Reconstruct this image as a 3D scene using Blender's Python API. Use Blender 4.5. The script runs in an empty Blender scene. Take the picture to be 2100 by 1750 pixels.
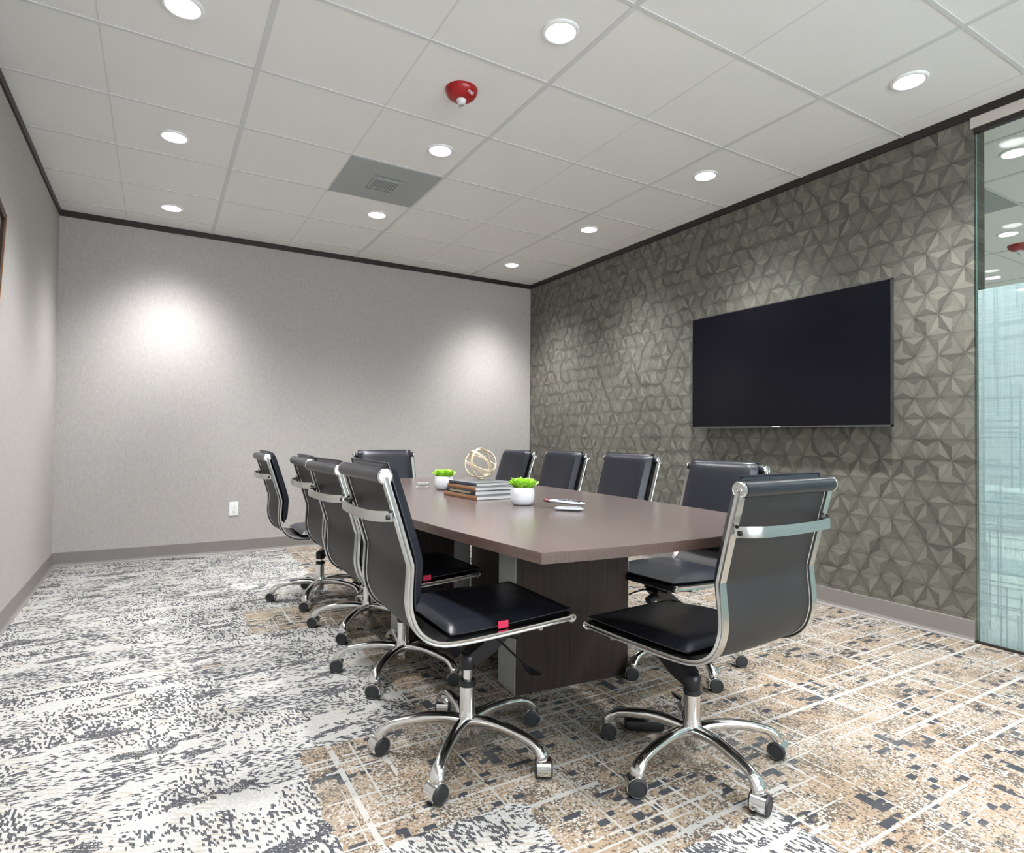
import bpy, bmesh, math, random
from mathutils import Vector, Matrix
random.seed(7)
S = bpy.context.scene
COL = S.collection
PI = math.pi
R = math.radians

# ------------------------------------------------------------------ camera
cd = bpy.data.cameras.new('camera'); cam = bpy.data.objects.new('camera', cd); COL.objects.link(cam)
FPX, YAW, PITCH, ROLL = 1230.8, .5329, .017, .0093
cd.sensor_fit = 'HORIZONTAL'; cd.sensor_width = 36.0; cd.lens = FPX / 2100 * 36.0
cd.clip_start = .02; cd.clip_end = 200
fw = Vector((math.sin(YAW) * math.cos(PITCH), math.cos(YAW) * math.cos(PITCH), math.sin(PITCH)))
rt = Vector((math.cos(YAW), -math.sin(YAW), 0)); up = rt.cross(fw)
r2 = math.cos(ROLL) * rt + math.sin(ROLL) * up; u2 = -math.sin(ROLL) * rt + math.cos(ROLL) * up
cam.matrix_world = Matrix(((r2.x, u2.x, -fw.x, -.3705), (r2.y, u2.y, -fw.y, -2.3787), (r2.z, u2.z, -fw.z, 1.0205), (0, 0, 0, 1)))
S.camera = cam

# ------------------------------------------------------------------ world, exposure
S.view_settings.view_transform = 'Standard'; S.view_settings.look = 'None'
S.view_settings.gamma = 1; S.view_settings.use_curve_mapping = False
S.view_settings.exposure = 0.0
W = bpy.data.worlds.new('daylight'); S.world = W; W.use_nodes = True
W.node_tree.nodes['Background'].inputs[0].default_value = (.88, .94, 1, 1)
W.node_tree.nodes['Background'].inputs[1].default_value = 10.5      # fill daylight for the ceiling, enters through the added rear window

ROOM_L, ROOM_R, ROOM_B, ROOM_F, H = -1.044, 3.206, 3.299, -4.6, 2.72
SPOT_W = 4.0; LENS_E = 14.0
LAMPS = [(-.313, .322), (1.055, -.333), (2.657, -.908), (-.317, 1.542), (1.047, .893), (2.646, .31),
         (-.31, 2.794), (1.052, 2.107), (2.63, 1.502), (2.614, 2.711),
         (-.31, -.90), (-.31, -2.12), (1.05, -1.55), (1.05, -2.77), (2.64, -2.13), (2.64, -3.35), (-.31, -3.34)]
LAMPS_NEXT = [(3.94, -.86), (5.59, -.23), (7.06, .43), (7.9, .48), (4.6, -2.4), (6.6, -2.2)]

# ------------------------------------------------------------------ node helpers
class V:
    """socket with arithmetic"""
    def __init__(s, nt, k): s.nt, s.k = nt, k
    def _m(s, op, *a):
        n = s.nt.nodes.new('ShaderNodeMath'); n.operation = op
        for i, v in enumerate((s,) + a):
            if isinstance(v, V): s.nt.links.new(v.k, n.inputs[i])
            else: n.inputs[i].default_value = v
        return V(s.nt, n.outputs[0])
    def __add__(s, o): return s._m('ADD', o)
    def __sub__(s, o): return s._m('SUBTRACT', o)
    def __mul__(s, o): return s._m('MULTIPLY', o)
    def __truediv__(s, o): return s._m('DIVIDE', o)
    def rsub(s, c): return (s * -1) + c
    def floor(s): return s._m('FLOOR')
    def frac(s): return s._m('FRACT')
    def gt(s, o): return s._m('GREATER_THAN', o)
    def lt(s, o): return s._m('LESS_THAN', o)
    def mn(s, o): return s._m('MINIMUM', o)
    def mx(s, o): return s._m('MAXIMUM', o)
    def absv(s): return s._m('ABSOLUTE')
    def sin(s): return s._m('SINE')
    def pw(s, o): return s._m('POWER', o)
    def clamp(s): n = s._m('ADD', 0.0); n.k.node.use_clamp = True; return n

def comb(nt, x, y, z=0.0):
    n = nt.nodes.new('ShaderNodeCombineXYZ')
    for i, v in enumerate((x, y, z)):
        if isinstance(v, V): nt.links.new(v.k, n.inputs[i])
        else: n.inputs[i].default_value = v
    return n.outputs[0]
def pos(nt):
    g = nt.nodes.new('ShaderNodeNewGeometry'); s = nt.nodes.new('ShaderNodeSeparateXYZ')
    nt.links.new(g.outputs['Position'], s.inputs[0])
    return V(nt, s.outputs[0]), V(nt, s.outputs[1]), V(nt, s.outputs[2])
def opos(nt):
    g = nt.nodes.new('ShaderNodeTexCoord'); s = nt.nodes.new('ShaderNodeSeparateXYZ')
    nt.links.new(g.outputs['Object'], s.inputs[0])
    return V(nt, s.outputs[0]), V(nt, s.outputs[1]), V(nt, s.outputs[2])
def noise(nt, vec, scale=1, detail=2, rough=.5):
    n = nt.nodes.new('ShaderNodeTexNoise'); nt.links.new(vec, n.inputs['Vector'])
    n.inputs['Scale'].default_value = scale; n.inputs['Detail'].default_value = detail; n.inputs['Roughness'].default_value = rough
    return V(nt, n.outputs['Fac'])
def white(nt, vec):
    n = nt.nodes.new('ShaderNodeTexWhiteNoise'); n.noise_dimensions = '3D'; nt.links.new(vec, n.inputs['Vector'])
    return V(nt, n.outputs['Value'])
def mixc(nt, f, a, b):
    n = nt.nodes.new('ShaderNodeMix'); n.data_type = 'RGBA'
    if isinstance(f, V): nt.links.new(f.k, n.inputs[0])
    else: n.inputs[0].default_value = f
    for i, c in ((6, a), (7, b)):
        if isinstance(c, tuple): n.inputs[i].default_value = (*c, 1)
        else: nt.links.new(c, n.inputs[i])
    return n.outputs[2]
def mat(name, col=(.5, .5, .5), rough=.5, metal=0, spec=.5, emit=None, es=0):
    m = bpy.data.materials.new(name); m.use_nodes = True
    b = m.node_tree.nodes['Principled BSDF']
    b.inputs['Base Color'].default_value = (*col, 1); b.inputs['Roughness'].default_value = rough
    b.inputs['Metallic'].default_value = metal; b.inputs['Specular IOR Level'].default_value = spec
    if emit: b.inputs['Emission Color'].default_value = (*emit, 1); b.inputs['Emission Strength'].default_value = es
    return m
def bs(m): return m.node_tree.nodes['Principled BSDF']
def setc(m, sock): m.node_tree.links.new(sock, bs(m).inputs['Base Color'])
def bump(m, h, dist=.002, strength=.5):
    nt = m.node_tree; n = nt.nodes.new('ShaderNodeBump')
    nt.links.new(h.k, n.inputs['Height']); n.inputs['Distance'].default_value = dist; n.inputs['Strength'].default_value = strength
    nt.links.new(n.outputs[0], bs(m).inputs['Normal'])

# ------------------------------------------------------------------ materials
def grained(name, col, rough, amp=.08, sc=60, **k):
    m = mat(name, col, rough, **k); nt = m.node_tree; x, y, z = opos(nt)
    n = noise(nt, comb(nt, x, y, z), sc, 3)
    setc(m, mixc(nt, n, tuple(c * (1 - amp) for c in col), tuple(c * (1 + amp) for c in col)))
    return m
def m_fabricwall(name, c):
    m = mat(name, c, .75, spec=.25); nt = m.node_tree; x, y, z = pos(nt); h = x + y
    th = white(nt, comb(nt, (h * 420).floor(), (z * 38 + white(nt, comb(nt, (h * 420).floor(), 3.0)) * 9).floor()))
    tv = white(nt, comb(nt, (h * 60).floor(), (z * 500).floor(), 5.0))
    blot = noise(nt, comb(nt, h * 1.0, z * .55), 55, 3, .6)
    f = (th * .38 + tv * .22 + blot * .6 - .1).clamp()
    setc(m, mixc(nt, f, tuple(v * .80 for v in c), tuple(min(1, v * 1.16) for v in c)))
    bump(m, th, .0006, .4)
    return m
M = {}
M['wall'] = m_fabricwall('woven wall vinyl', (.43, .405, .385))
def m_star():
    m = mat('star wallpaper', (.1, .1, .1), .5, spec=.4); nt = m.node_tree; x, y, z = pos(nt)
    s, h = .1205, .112
    v = (z - .018) / h; u = y / s
    a = u - v * .5 + 100; b = v + 0.0
    fa, fb, ra, rb = a.floor(), b.floor(), a.frac(), b.frac()
    upr = (ra + rb).gt(1.0); dn = upr.rsub(1)
    l1 = dn * (ra + rb).rsub(1) + upr * (ra + rb - 1)
    l2 = dn * ra + upr * ra.rsub(1)
    l3 = dn * rb + upr * rb.rsub(1)
    i1 = l1.lt(l2) * l1.lt(l3); i2 = l2.lt(l3) * i1.rsub(1); idx = i2 + (i1 + i2).rsub(1) * 2
    tri = white(nt, comb(nt, fa, fb, upr))
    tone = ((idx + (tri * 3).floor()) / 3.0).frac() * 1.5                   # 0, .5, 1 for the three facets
    jit = white(nt, comb(nt, fa + idx * 7.3, fb, upr + 5.0)) - .5
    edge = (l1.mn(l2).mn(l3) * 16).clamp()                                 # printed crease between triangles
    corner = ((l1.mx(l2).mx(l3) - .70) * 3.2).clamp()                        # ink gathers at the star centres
    fib = noise(nt, comb(nt, y * 4, z * 1.0), 90, 4, .65)
    wv = white(nt, comb(nt, (y * 330).floor(), (z * 330).floor()))
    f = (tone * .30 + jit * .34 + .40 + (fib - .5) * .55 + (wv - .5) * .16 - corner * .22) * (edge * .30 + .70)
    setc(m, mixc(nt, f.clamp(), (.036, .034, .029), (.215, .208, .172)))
    n = nt.nodes.new('ShaderNodeMapRange'); n.inputs[3].default_value = .42; n.inputs[4].default_value = .6
    nt.links.new(fib.k, n.inputs[0]); nt.links.new(n.outputs[0], bs(m).inputs['Roughness'])
    return m
M['star'] = m_star()

def m_carpet():
    m = mat('patterned carpet', (.5, .5, .5), .95, spec=.1); nt = m.node_tree; x, y, z = pos(nt)
    px = .0032
    X = (x / px).floor() * px; Y = (y / px).floor() * px
    P = comb(nt, X, Y); wn = white(nt, comb(nt, (x / px).floor(), (y / px).floor()))
    # ---- cream and charcoal weave
    dens = noise(nt, comb(nt, X * 1.0, Y * 1.5, 4.0), 4.2, 3, .6)
    dirn = noise(nt, comb(nt, X, Y, 9.0), 2.3, 1).gt(.5)
    wob = noise(nt, P, 26, 2)
    dashA = white(nt, comb(nt, (X / .0115 + (Y / .0066).floor() * .37 + wob * 1.4).floor(), (Y / .0066 + wob * 1.0).floor(), 1.0))
    dashB = white(nt, comb(nt, (X / .0066 + wob * 1.0).floor(), (Y / .0115 + (X / .0066).floor() * .37 + wob * 1.4).floor(), 2.0))
    dash = dashA * dirn + dashB * dirn.rsub(1)
    dark1 = dash.lt((dens - .20) * 1.25)
    blot = noise(nt, comb(nt, X * 3.2 + Y * .8, Y * 8.0 - X * 1.0, 2.0), 1.35, 2, .5)
    stripe = ((Y + X * .55) / .0105 + wob * .8).frac().gt(.30).mx(wn.gt(.62))
    bm_ = blot.gt(.632) * stripe
    clear = noise(nt, comb(nt, X * 2.2, Y * 7.5, 7.0), 1.4, 2, .5).gt(.60)       # plain cream islands
    dark = (dark1 * clear.rsub(1)).mx(bm_)
    cream = mixc(nt, wn, (.315, .308, .290), (.415, .409, .392))
    tanline = ((Y * .8 + X * .35) / .017 + wob).frac().lt(.34) * noise(nt, P, 5.1, 2).gt(.54) * wn.gt(.25)
    cream = mixc(nt, tanline * .5, cream, (.27, .195, .115))
    midg = mixc(nt, white(nt, comb(nt, (x / px).floor(), (y / px).floor(), 8.0)), (.034, .036, .041), (.10, .10, .107))
    grey = mixc(nt, dark, cream, midg)
    # ---- tan plaid
    tanb = mixc(nt, noise(nt, P, 60, 3), (.215, .160, .110), (.285, .222, .162))
    blk = white(nt, comb(nt, (X / .085 + noise(nt, comb(nt, Y * 1.0, 1.0), 5, 0) * 1.2).floor(), (Y / .062).floor(), 3.0))
    spd = noise(nt, comb(nt, X, Y, 1.0), 9, 3, .6)
    sp = white(nt, comb(nt, (X / .0050).floor(), (Y / .0050 + wob).floor(), 6.0))
    brown = sp.lt((spd - .33) * 1.15 + blk.gt(.70) * .36)
    crm = sp.gt((noise(nt, comb(nt, X, Y, 15.0), 6.5, 3, .6) * -1.25 + 1.42))
    c = mixc(nt, brown, tanb, mixc(nt, wn, (.058, .050, .043), (.150, .120, .092)))
    c = mixc(nt, crm, c, (.33, .32, .295))
    dkc = white(nt, comb(nt, (X / .034).floor(), (Y / .021).floor(), 4.0))
    dkz = noise(nt, comb(nt, X, Y, 22.0), 5.0, 2)
    c = mixc(nt, dkc.gt((dkz * -1.7 + 1.79)) , c, (.042, .045, .051))
    def lines(p, q, per, seed, seg, w0, keep):
        i = (p / per).floor(); r = white(nt, comb(nt, i, seed)); off = r * .7 + .15
        d = ((p / per).frac() - off).absv() * per
        wd = white(nt, comb(nt, i, seed, 2.0)) * w0 + w0 * .45
        j = (q / seg + r * 5).floor()
        k = white(nt, comb(nt, i, j, seed)).lt(keep)
        return d.lt(wd) * k
    ln = lines(Y, X, .135, 11.0, .62, .0058, .72).mx(lines(X, Y, .18, 12.0, .42, .0058, .72))
    ln = ln.mx(lines(Y, X, .052, 13.0, .22, .0028, .30)).mx(lines(X, Y, .060, 14.0, .17, .0030, .30))
    wear = noise(nt, comb(nt, X, Y, 31.0), 34, 2).gt(.36)
    c = mixc(nt, ln * wear, c, (.34, .332, .312))
    washed = noise(nt, comb(nt, X, Y, 41.0), 2.2, 3, .6)
    c = mixc(nt, ((washed - .50) * 2.2).clamp() * wn.gt(.3) * .55, c, (.40, .385, .35))
    # ---- which plank carries which pattern
    jx = x + (noise(nt, P, 14, 3) - .5) * .09; jy = y + (noise(nt, comb(nt, X, Y, 3.0), 14, 3) - .5) * .07
    def box(x0, x1, y0, y1): return jx.gt(x0) * jx.lt(x1) * jy.gt(y0) * jy.lt(y1)
    t = box(.03, 9, -.93, -.36).mx(box(.06, 9, .93, 1.40)).mx(box(.47, 9, -5, .92)).mx(box(.62, 9, -5, 9))
    t = t * box(.74, 1.10, -3, -1.30).rsub(1) * box(1.9, 2.5, 1.6, 2.2).rsub(1)
    t = t * box(-9, .52, -5, -.93).rsub(1)
    t = t.mx(noise(nt, comb(nt, X * 1.0, Y * 3.0, 51.0), 1.9, 2).gt(.70) * box(-.2, .3, -.3, .8))
    setc(m, mixc(nt, t, grey, c))
    bump(m, wn, .0015, .35)
    return m
M['carpet'] = m_carpet()

def m_wood(name, c0, c1, rough, axis='z', sc=1.0):
    m = mat(name, c0, rough, spec=.8); nt = m.node_tree; x, y, z = opos(nt)
    if axis == 'z': v = comb(nt, x * 26, y * 26, z * .9)
    else: v = comb(nt, x * 26, y * .9, z * 26)
    n = noise(nt, v, 5 * sc, 5, .65); n2 = noise(nt, v, 22 * sc, 3, .6)
    f = ((n - .35) * 2.1).clamp() * .7 + n2 * .3
    setc(m, mixc(nt, f, c0, c1)); bump(m, n2, .0004, .25)
    return m
M['tabletop'] = m_wood('espresso laminate top', (.088, .066, .061), (.124, .096, .089), .20, 'y')
M['ped'] = m_wood('espresso laminate panel', (.018, .012, .0105), (.062, .043, .036), .45, 'z')
bs(M['ped']).inputs['Specular IOR Level'].default_value = .35
M['tedge'] = m_wood('espresso edge band', (.05, .028, .022), (.11, .07, .055), .35, 'y')
M['silverlam'] = grained('silver grey laminate', (.40, .41, .40), .35, .05, 20, metal=.2)
M['trimdark'] = grained('dark bronze trim', (.018, .013, .011), .45)
M['base'] = grained('taupe vinyl base', (.215, .195, .185), .5, .05, 12)
M['tile'] = grained('ceiling tile', (.83, .825, .80), .9, .03, 180, spec=.1)
M['grid'] = grained('ceiling grid paint', (.66, .665, .65), .6, .02)
M['score'] = grained('tile score', (.70, .70, .68), .9, .02)
M['beige'] = grained('beige header paint', (.55, .51, .47), .6, .03)
M['white'] = grained('white plastic', (.82, .82, .81), .35, .02)
M['chrome'] = mat('polished aluminium', (.80, .80, .79), .14, 1)
_nt = M['chrome'].node_tree; _x, _y, _z = opos(_nt); _n = noise(_nt, comb(_nt, _x, _y, _z), 30, 3)
_mr = _nt.nodes.new('ShaderNodeMapRange'); _mr.inputs[3].default_value = .07; _mr.inputs[4].default_value = .20
_nt.links.new(_n.k, _mr.inputs[0]); _nt.links.new(_mr.outputs[0], bs(M['chrome']).inputs['Roughness'])
M['alu'] = grained('satin aluminium', (.66, .66, .64), .22, .06, 90, metal=1)
def m_leather():
    m = mat('black leather', (.011, .012, .018), .30, spec=.55); nt = m.node_tree; x, y, z = opos(nt)
    v = nt.nodes.new('ShaderNodeTexVoronoi'); nt.links.new(comb(nt, x, y, z), v.inputs['Vector']); v.inputs['Scale'].default_value = 420
    w = noise(nt, comb(nt, x, y * 3, z), 16, 3)
    bump(m, V(nt, v.outputs['Distance']) * .25 + w * 1.0, .0016, .35)
    return m
M['leather'] = m_leather()
M['sling'] = grained('dark mesh sling', (.026, .025, .025), .5, .12, 300, spec=.35)
M['black'] = grained('black plastic', (.013, .013, .015), .42, .2, 80)
M['blackmetal'] = grained('black enamelled steel', (.016, .016, .018), .3, .2, 60, metal=.3)
M['wheel'] = grained('black nylon wheel', (.017, .018, .021), .5, .2, 120)
M['red tag'] = mat('pink red tag', (.72, .02, .09), .6)
M['screen'] = mat('tv screen glass', (.003, .003, .006), .22, spec=.25)
M['bezel'] = mat('tv bezel', (.22, .23, .24), .3, 1)
M['tvback'] = grained('tv back shell', (.012, .012, .013), .5)
M['red'] = grained('red alarm plastic', (.36, .006, .010), .28, .1, 30)
M['darkred'] = grained('dark red plastic', (.10, .008, .012), .35, .1, 30)
M['lens'] = mat('strobe lens', (.75, .75, .76), .12, spec=.7)
M['reflector'] = mat('silver reflector', (.5, .5, .5), .2, 1)
M['grey'] = grained('grey painted diffuser', (.36, .385, .38), .55, .04, 30)
M['greydark'] = grained('grey diffuser slots', (.20, .215, .215), .6)
M['lamp'] = mat('downlight lens', (.9, .9, .9), .4, emit=(1, 1, 1), es=LENS_E)
M['lamptrim'] = mat('downlight trim', (.86, .86, .86), .3)
M['gold'] = grained('pale gold rattan knot', (.55, .45, .32), .45, .15, 120, spec=.4)
M['leaf'] = grained('lime succulent leaf', (.30, .60, .035), .42, .3, 25)
M['leaf2'] = grained('deep green leaf', (.10, .30, .02), .45, .3, 25)
M['pot'] = grained('white marbled ceramic', (.62, .63, .66), .3, .2, 18)
M['soil'] = grained('dark soil', (.03, .025, .02), .9, .4, 200)
M['paper'] = None
def m_paper():
    m = mat('book page edges', (.75, .73, .71), .8); nt = m.node_tree; x, y, z = opos(nt)
    n = white(nt, comb(nt, (z * 1600).floor(), 1.0)); setc(m, mixc(nt, n, (.55, .53, .53), (.84, .82, .81))); return m
M['paper'] = m_paper()
M['brown'] = grained('tan brown cloth cover', (.20, .088, .034), .55, .25, 60)
M['navy'] = grained('navy cover', (.018, .017, .030), .45, .3, 60)
M['blackc'] = grained('black cover', (.014, .013, .015), .4, .2, 60)
M['greyc'] = grained('grey cover board', (.11, .115, .115), .5, .1, 60)
M['olive'] = grained('olive spine label', (.22, .20, .12), .5)
M['slate'] = grained('slate grey plastic', (.28, .31, .36), .3, .1, 40)
M['framewood'] = grained('dark walnut picture frame', (.05, .028, .02), .4, .3, 40)
M['framegold'] = grained('copper picture edge', (.50, .25, .12), .35, .1, 40, metal=.5)
M['art'] = grained('grey abstract print', (.3, .29, .27), .6, .6, 6)
# glass
def m_glass(name, tint, refl):
    m = bpy.data.materials.new(name); m.use_nodes = True; nt = m.node_tree; nt.nodes.clear()
    o = nt.nodes.new('ShaderNodeOutputMaterial'); t = nt.nodes.new('ShaderNodeBsdfTransparent'); t.inputs[0].default_value = (*tint, 1)
    g = nt.nodes.new('ShaderNodeBsdfGlossy'); g.inputs['Roughness'].default_value = .01
    f = nt.nodes.new('ShaderNodeFresnel'); f.inputs[0].default_value = 1.45
    mul = V(nt, f.outputs[0]) * refl
    mx = nt.nodes.new('ShaderNodeMixShader'); nt.links.new(mul.k, mx.inputs[0]); nt.links.new(t.outputs[0], mx.inputs[1]); nt.links.new(g.outputs[0], mx.inputs[2])
    nt.links.new(mx.outputs[0], o.inputs[0]); return m
M['glass'] = m_glass('clear partition glass', (.93, .965, .955), .8)
M['fill_winglass'] = m_glass('fill window glass', (.95, .97, .97), .5)
def m_film():
    m = bpy.data.materials.new('linen pattern frosted film'); m.use_nodes = True; nt = m.node_tree; nt.nodes.clear()
    o = nt.nodes.new('ShaderNodeOutputMaterial'); x, y, z = pos(nt)
    def thr(p, q, per, seed, seg, keep):
        i = (p / per).floor(); j = (q / seg + white(nt, comb(nt, i, seed)) * 3).floor()
        return white(nt, comb(nt, i, j, seed)).gt(keep) * (((p / per).frac() - .5).absv().lt(.32))
    l = thr(y, z, .0055, 1.0, .35, .42) * .5 + thr(z, y, .0055, 2.0, .30, .42) * .5
    l2 = thr(z, y, .0115, 3.0, .5, .8) + thr(y, z, .0115, 4.0, .5, .8)
    d = nt.nodes.new('ShaderNodeBsdfDiffuse'); tr = nt.nodes.new('ShaderNodeBsdfTranslucent')
    colr = mixc(nt, (l2 * .75 + l * .35).clamp(), (.66, .76, .775), (.42, .53, .545))
    nt.links.new(colr, d.inputs[0]); nt.links.new(colr, tr.inputs[0])
    a = nt.nodes.new('ShaderNodeMixShader'); a.inputs[0].default_value = .55
    nt.links.new(d.outputs[0], a.inputs[1]); nt.links.new(tr.outputs[0], a.inputs[2])
    t = nt.nodes.new('ShaderNodeBsdfTransparent'); t.inputs[0].default_value = (.86, .97, .96, 1)
    b = nt.nodes.new('ShaderNodeMixShader'); fac = (l * .30 + l2 * .2 + .44).clamp()
    nt.links.new(fac.k, b.inputs[0]); nt.links.new(t.outputs[0], b.inputs[1]); nt.links.new(a.outputs[0], b.inputs[2])
    nt.links.new(b.outputs[0], o.inputs[0]); return m
M['film'] = m_film()
M['gedge'] = mat('green glass edge', (.30, .55, .50), .2, spec=.6)

# ------------------------------------------------------------------ mesh helpers
def tag(o, label=None, cat=None, group=None, kind=None):
    if label: o['label'] = label
    if cat: o['category'] = cat
    if group: o['group'] = group
    if kind: o['kind'] = kind
    return o
def mesh(name, bm, mats, smooth=False, recalc=True):
    if recalc: bmesh.ops.recalc_face_normals(bm, faces=bm.faces[:])
    me = bpy.data.meshes.new(name); bm.to_mesh(me); bm.free()
    for m_ in (mats if isinstance(mats, (list, tuple)) else [mats]): me.materials.append(M[m_])
    if smooth:
        me.polygons.foreach_set('use_smooth', [True] * len(me.polygons))
        me.set_sharp_from_angle(angle=R(38))
    return me
def put(name, me, parent=None, loc=(0, 0, 0), rot=(0, 0, 0)):
    o = bpy.data.objects.new(name, me); COL.objects.link(o)
    if parent: o.parent = parent
    o.location = loc; o.rotation_euler = rot
    return o
def obj(name, bm, mats, parent=None, smooth=False, loc=(0, 0, 0), rot=(0, 0, 0)):
    return put(name, mesh(name, bm, mats, smooth), parent, loc, rot)
def empty(name, loc=(0, 0, 0), rz=0):
    o = bpy.data.objects.new(name, None); COL.objects.link(o); o.location = loc; o.rotation_euler = (0, 0, rz); o.empty_display_size = .1
    return o
def box(bm, x0, x1, y0, y1, z0, z1, mi=0, bev=0):
    r = bmesh.ops.create_cube(bm, size=1)
    for v in r['verts']:
        v.co = Vector((x0 + (v.co.x + .5) * (x1 - x0), y0 + (v.co.y + .5) * (y1 - y0), z0 + (v.co.z + .5) * (z1 - z0)))
    fs = set(f for v in r['verts'] for f in v.link_faces)
    for f in fs: f.material_index = mi
    if bev:
        es = list(set(e for v in r['verts'] for e in v.link_edges))
        rr = bmesh.ops.bevel(bm, geom=es, offset=bev, segments=2, affect='EDGES', profile=.5)
        for f in rr['faces']: f.material_index = mi
    return bm
def B(*a, **k):
    bm = bmesh.new(); box(bm, *a, **k); return bm
def lathe(bm, prof, seg=32, mi=0, mtx=None, cap=True):
    rings = []
    for r_, z_ in prof:
        ring = []
        for i in range(seg):
            a = 2 * PI * i / seg; co = Vector((r_ * math.cos(a), r_ * math.sin(a), z_))
            ring.append(bm.verts.new(mtx @ co if mtx else co))
        rings.append(ring)
    for p, q in zip(rings, rings[1:]):
        for i in range(seg):
            f = bm.faces.new((p[i], p[(i + 1) % seg], q[(i + 1) % seg], q[i])); f.material_index = mi
    if cap:
        for ring in (rings[0], rings[-1]):
            f = bm.faces.new(ring); f.material_index = mi
    return bm
def cr(pts, n=6, closed=False):
    """catmull-rom"""
    P = [Vector(p) for p in pts]; out = []; N = len(P)
    rng = range(N) if closed else range(N - 1)
    for i in rng:
        g = lambda k: P[k % N] if closed else P[max(0, min(N - 1, k))]
        a, b, c, d = g(i - 1), g(i), g(i + 1), g(i + 2)
        for j in range(n):
            t = j / n
            out.append(.5 * ((2 * b) + (c - a) * t + (2 * a - 5 * b + 4 * c - d) * t * t + (3 * b - a - 3 * c + d) * t ** 3))
    if not closed: out.append(P[-1])
    return out
def sweep(bm, pts, sec, side, mi=0, closed=False, scale=None, cap=True):
    """sec: 2D points (side, normal). side: fixed vector for a planar path"""
    N = len(pts); rings = []
    for i, p in enumerate(pts):
        if closed: t = pts[(i + 1) % N] - pts[i - 1]
        else: t = pts[min(i + 1, N - 1)] - pts[max(i - 1, 0)]
        t.normalize(); sd = (side - t * side.dot(t)).normalized(); nm = t.cross(sd)
        s0, s1 = scale[i] if scale else (1, 1)
        rings.append([bm.verts.new(p + sd * a * s0 + nm * b * s1) for a, b in sec])
    K = len(sec); rr = list(zip(rings, rings[1:])) + ([(rings[-1], rings[0])] if closed else [])
    for p, q in rr:
        for i in range(K):
            f = bm.faces.new((p[i], p[(i + 1) % K], q[(i + 1) % K], q[i])); f.material_index = mi
    if cap and not closed:
        for r_ in (rings[0], rings[-1]):
            f = bm.faces.new(r_); f.material_index = mi
    return bm
def circ(r_, n=10, ry=None): return [(r_ * math.cos(2 * PI * i / n), (ry or r_) * math.sin(2 * PI * i / n)) for i in range(n)]
def tube(bm, pts, r_, n=8, closed=False, mi=0):
    """round tube, parallel transported"""
    N = len(pts); pts = [Vector(p) for p in pts]
    t0 = (pts[1] - pts[0]).normalized(); ref = Vector((0, 0, 1)) if abs(t0.z) < .9 else Vector((1, 0, 0))
    nm = (ref - t0 * ref.dot(t0)).normalized(); rings = []
    for i, p in enumerate(pts):
        t = (pts[(i + 1) % N] - pts[i - 1]) if closed else pts[min(i + 1, N - 1)] - pts[max(i - 1, 0)]
        t.normalize(); nm = (nm - t * nm.dot(t)).normalized(); bn = t.cross(nm)
        rings.append([bm.verts.new(p + nm * r_ * math.cos(2 * PI * k / n) + bn * r_ * math.sin(2 * PI * k / n)) for k in range(n)])
    for p, q in list(zip(rings, rings[1:])) + ([(rings[-1], rings[0])] if closed else []):
        for i in range(n):
            f = bm.faces.new((p[i], p[(i + 1) % n], q[(i + 1) % n], q[i])); f.material_index = mi
    if not closed:
        for r__ in (rings[0], rings[-1]): bm.faces.new(r__).material_index = mi
    return bm
def struct(name, bm, m, **k):
    o = obj(name, bm, m, **k); o['kind'] = 'structure'; return o

# ------------------------------------------------------------------ room shell
struct('floor', B(ROOM_L - .15, ROOM_R + .2, ROOM_F - .15, ROOM_B + .15, -.06, 0), 'carpet')
struct('ceiling', B(ROOM_L - .15, ROOM_R + .2, ROOM_F - .15, ROOM_B + .15, H, H + .05), 'tile')
struct('wall_left', B(ROOM_L - .12, ROOM_L, ROOM_F, ROOM_B, 0, H), 'wall')
struct('wall_back', B(ROOM_L - .12, ROOM_R + .12, ROOM_B, ROOM_B + .12, 0, H), 'wall')
struct('wall_right', B(ROOM_R, ROOM_R + .12, -.945, ROOM_B, 0, H), 'star')
# rear wall (behind the photographer) with a wide window added to light the ceiling
WX0, WX1, WZ0, WZ1 = -.7, 2.9, .75, 2.45
bm = bmesh.new()
box(bm, ROOM_L - .12, ROOM_R + .2, ROOM_F - .12, ROOM_F, 0, WZ0)
box(bm, ROOM_L - .12, ROOM_R + .2, ROOM_F - .12, ROOM_F, WZ1, H)
box(bm, ROOM_L - .12, WX0, ROOM_F - .12, ROOM_F, WZ0, WZ1)
box(bm, WX1, ROOM_R + .2, ROOM_F - .12, ROOM_F, WZ0, WZ1)
struct('wall_front', bm, 'wall')
wn_ = empty('fill_window_1', (0, ROOM_F - .06, 0)); wn_['kind'] = 'structure'  # unseen window, added as an opening for the fill daylight
bm = bmesh.new()
for a, b in ((WX0, WX0 + .05), (WX1 - .05, WX1), (.48, .53), (1.67, 1.72)): box(bm, a, b, -.03, .03, WZ0, WZ1)
box(bm, WX0, WX1, -.03, .03, WZ0, WZ0 + .05); box(bm, WX0, WX1, -.03, .03, WZ1 - .05, WZ1)
obj('fill_window_frame', bm, 'trimdark', wn_)
obj('fill_window_pane', B(WX0 + .04, WX1 - .04, -.004, .004, WZ0 + .04, WZ1 - .04), 'fill_winglass', wn_)

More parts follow.
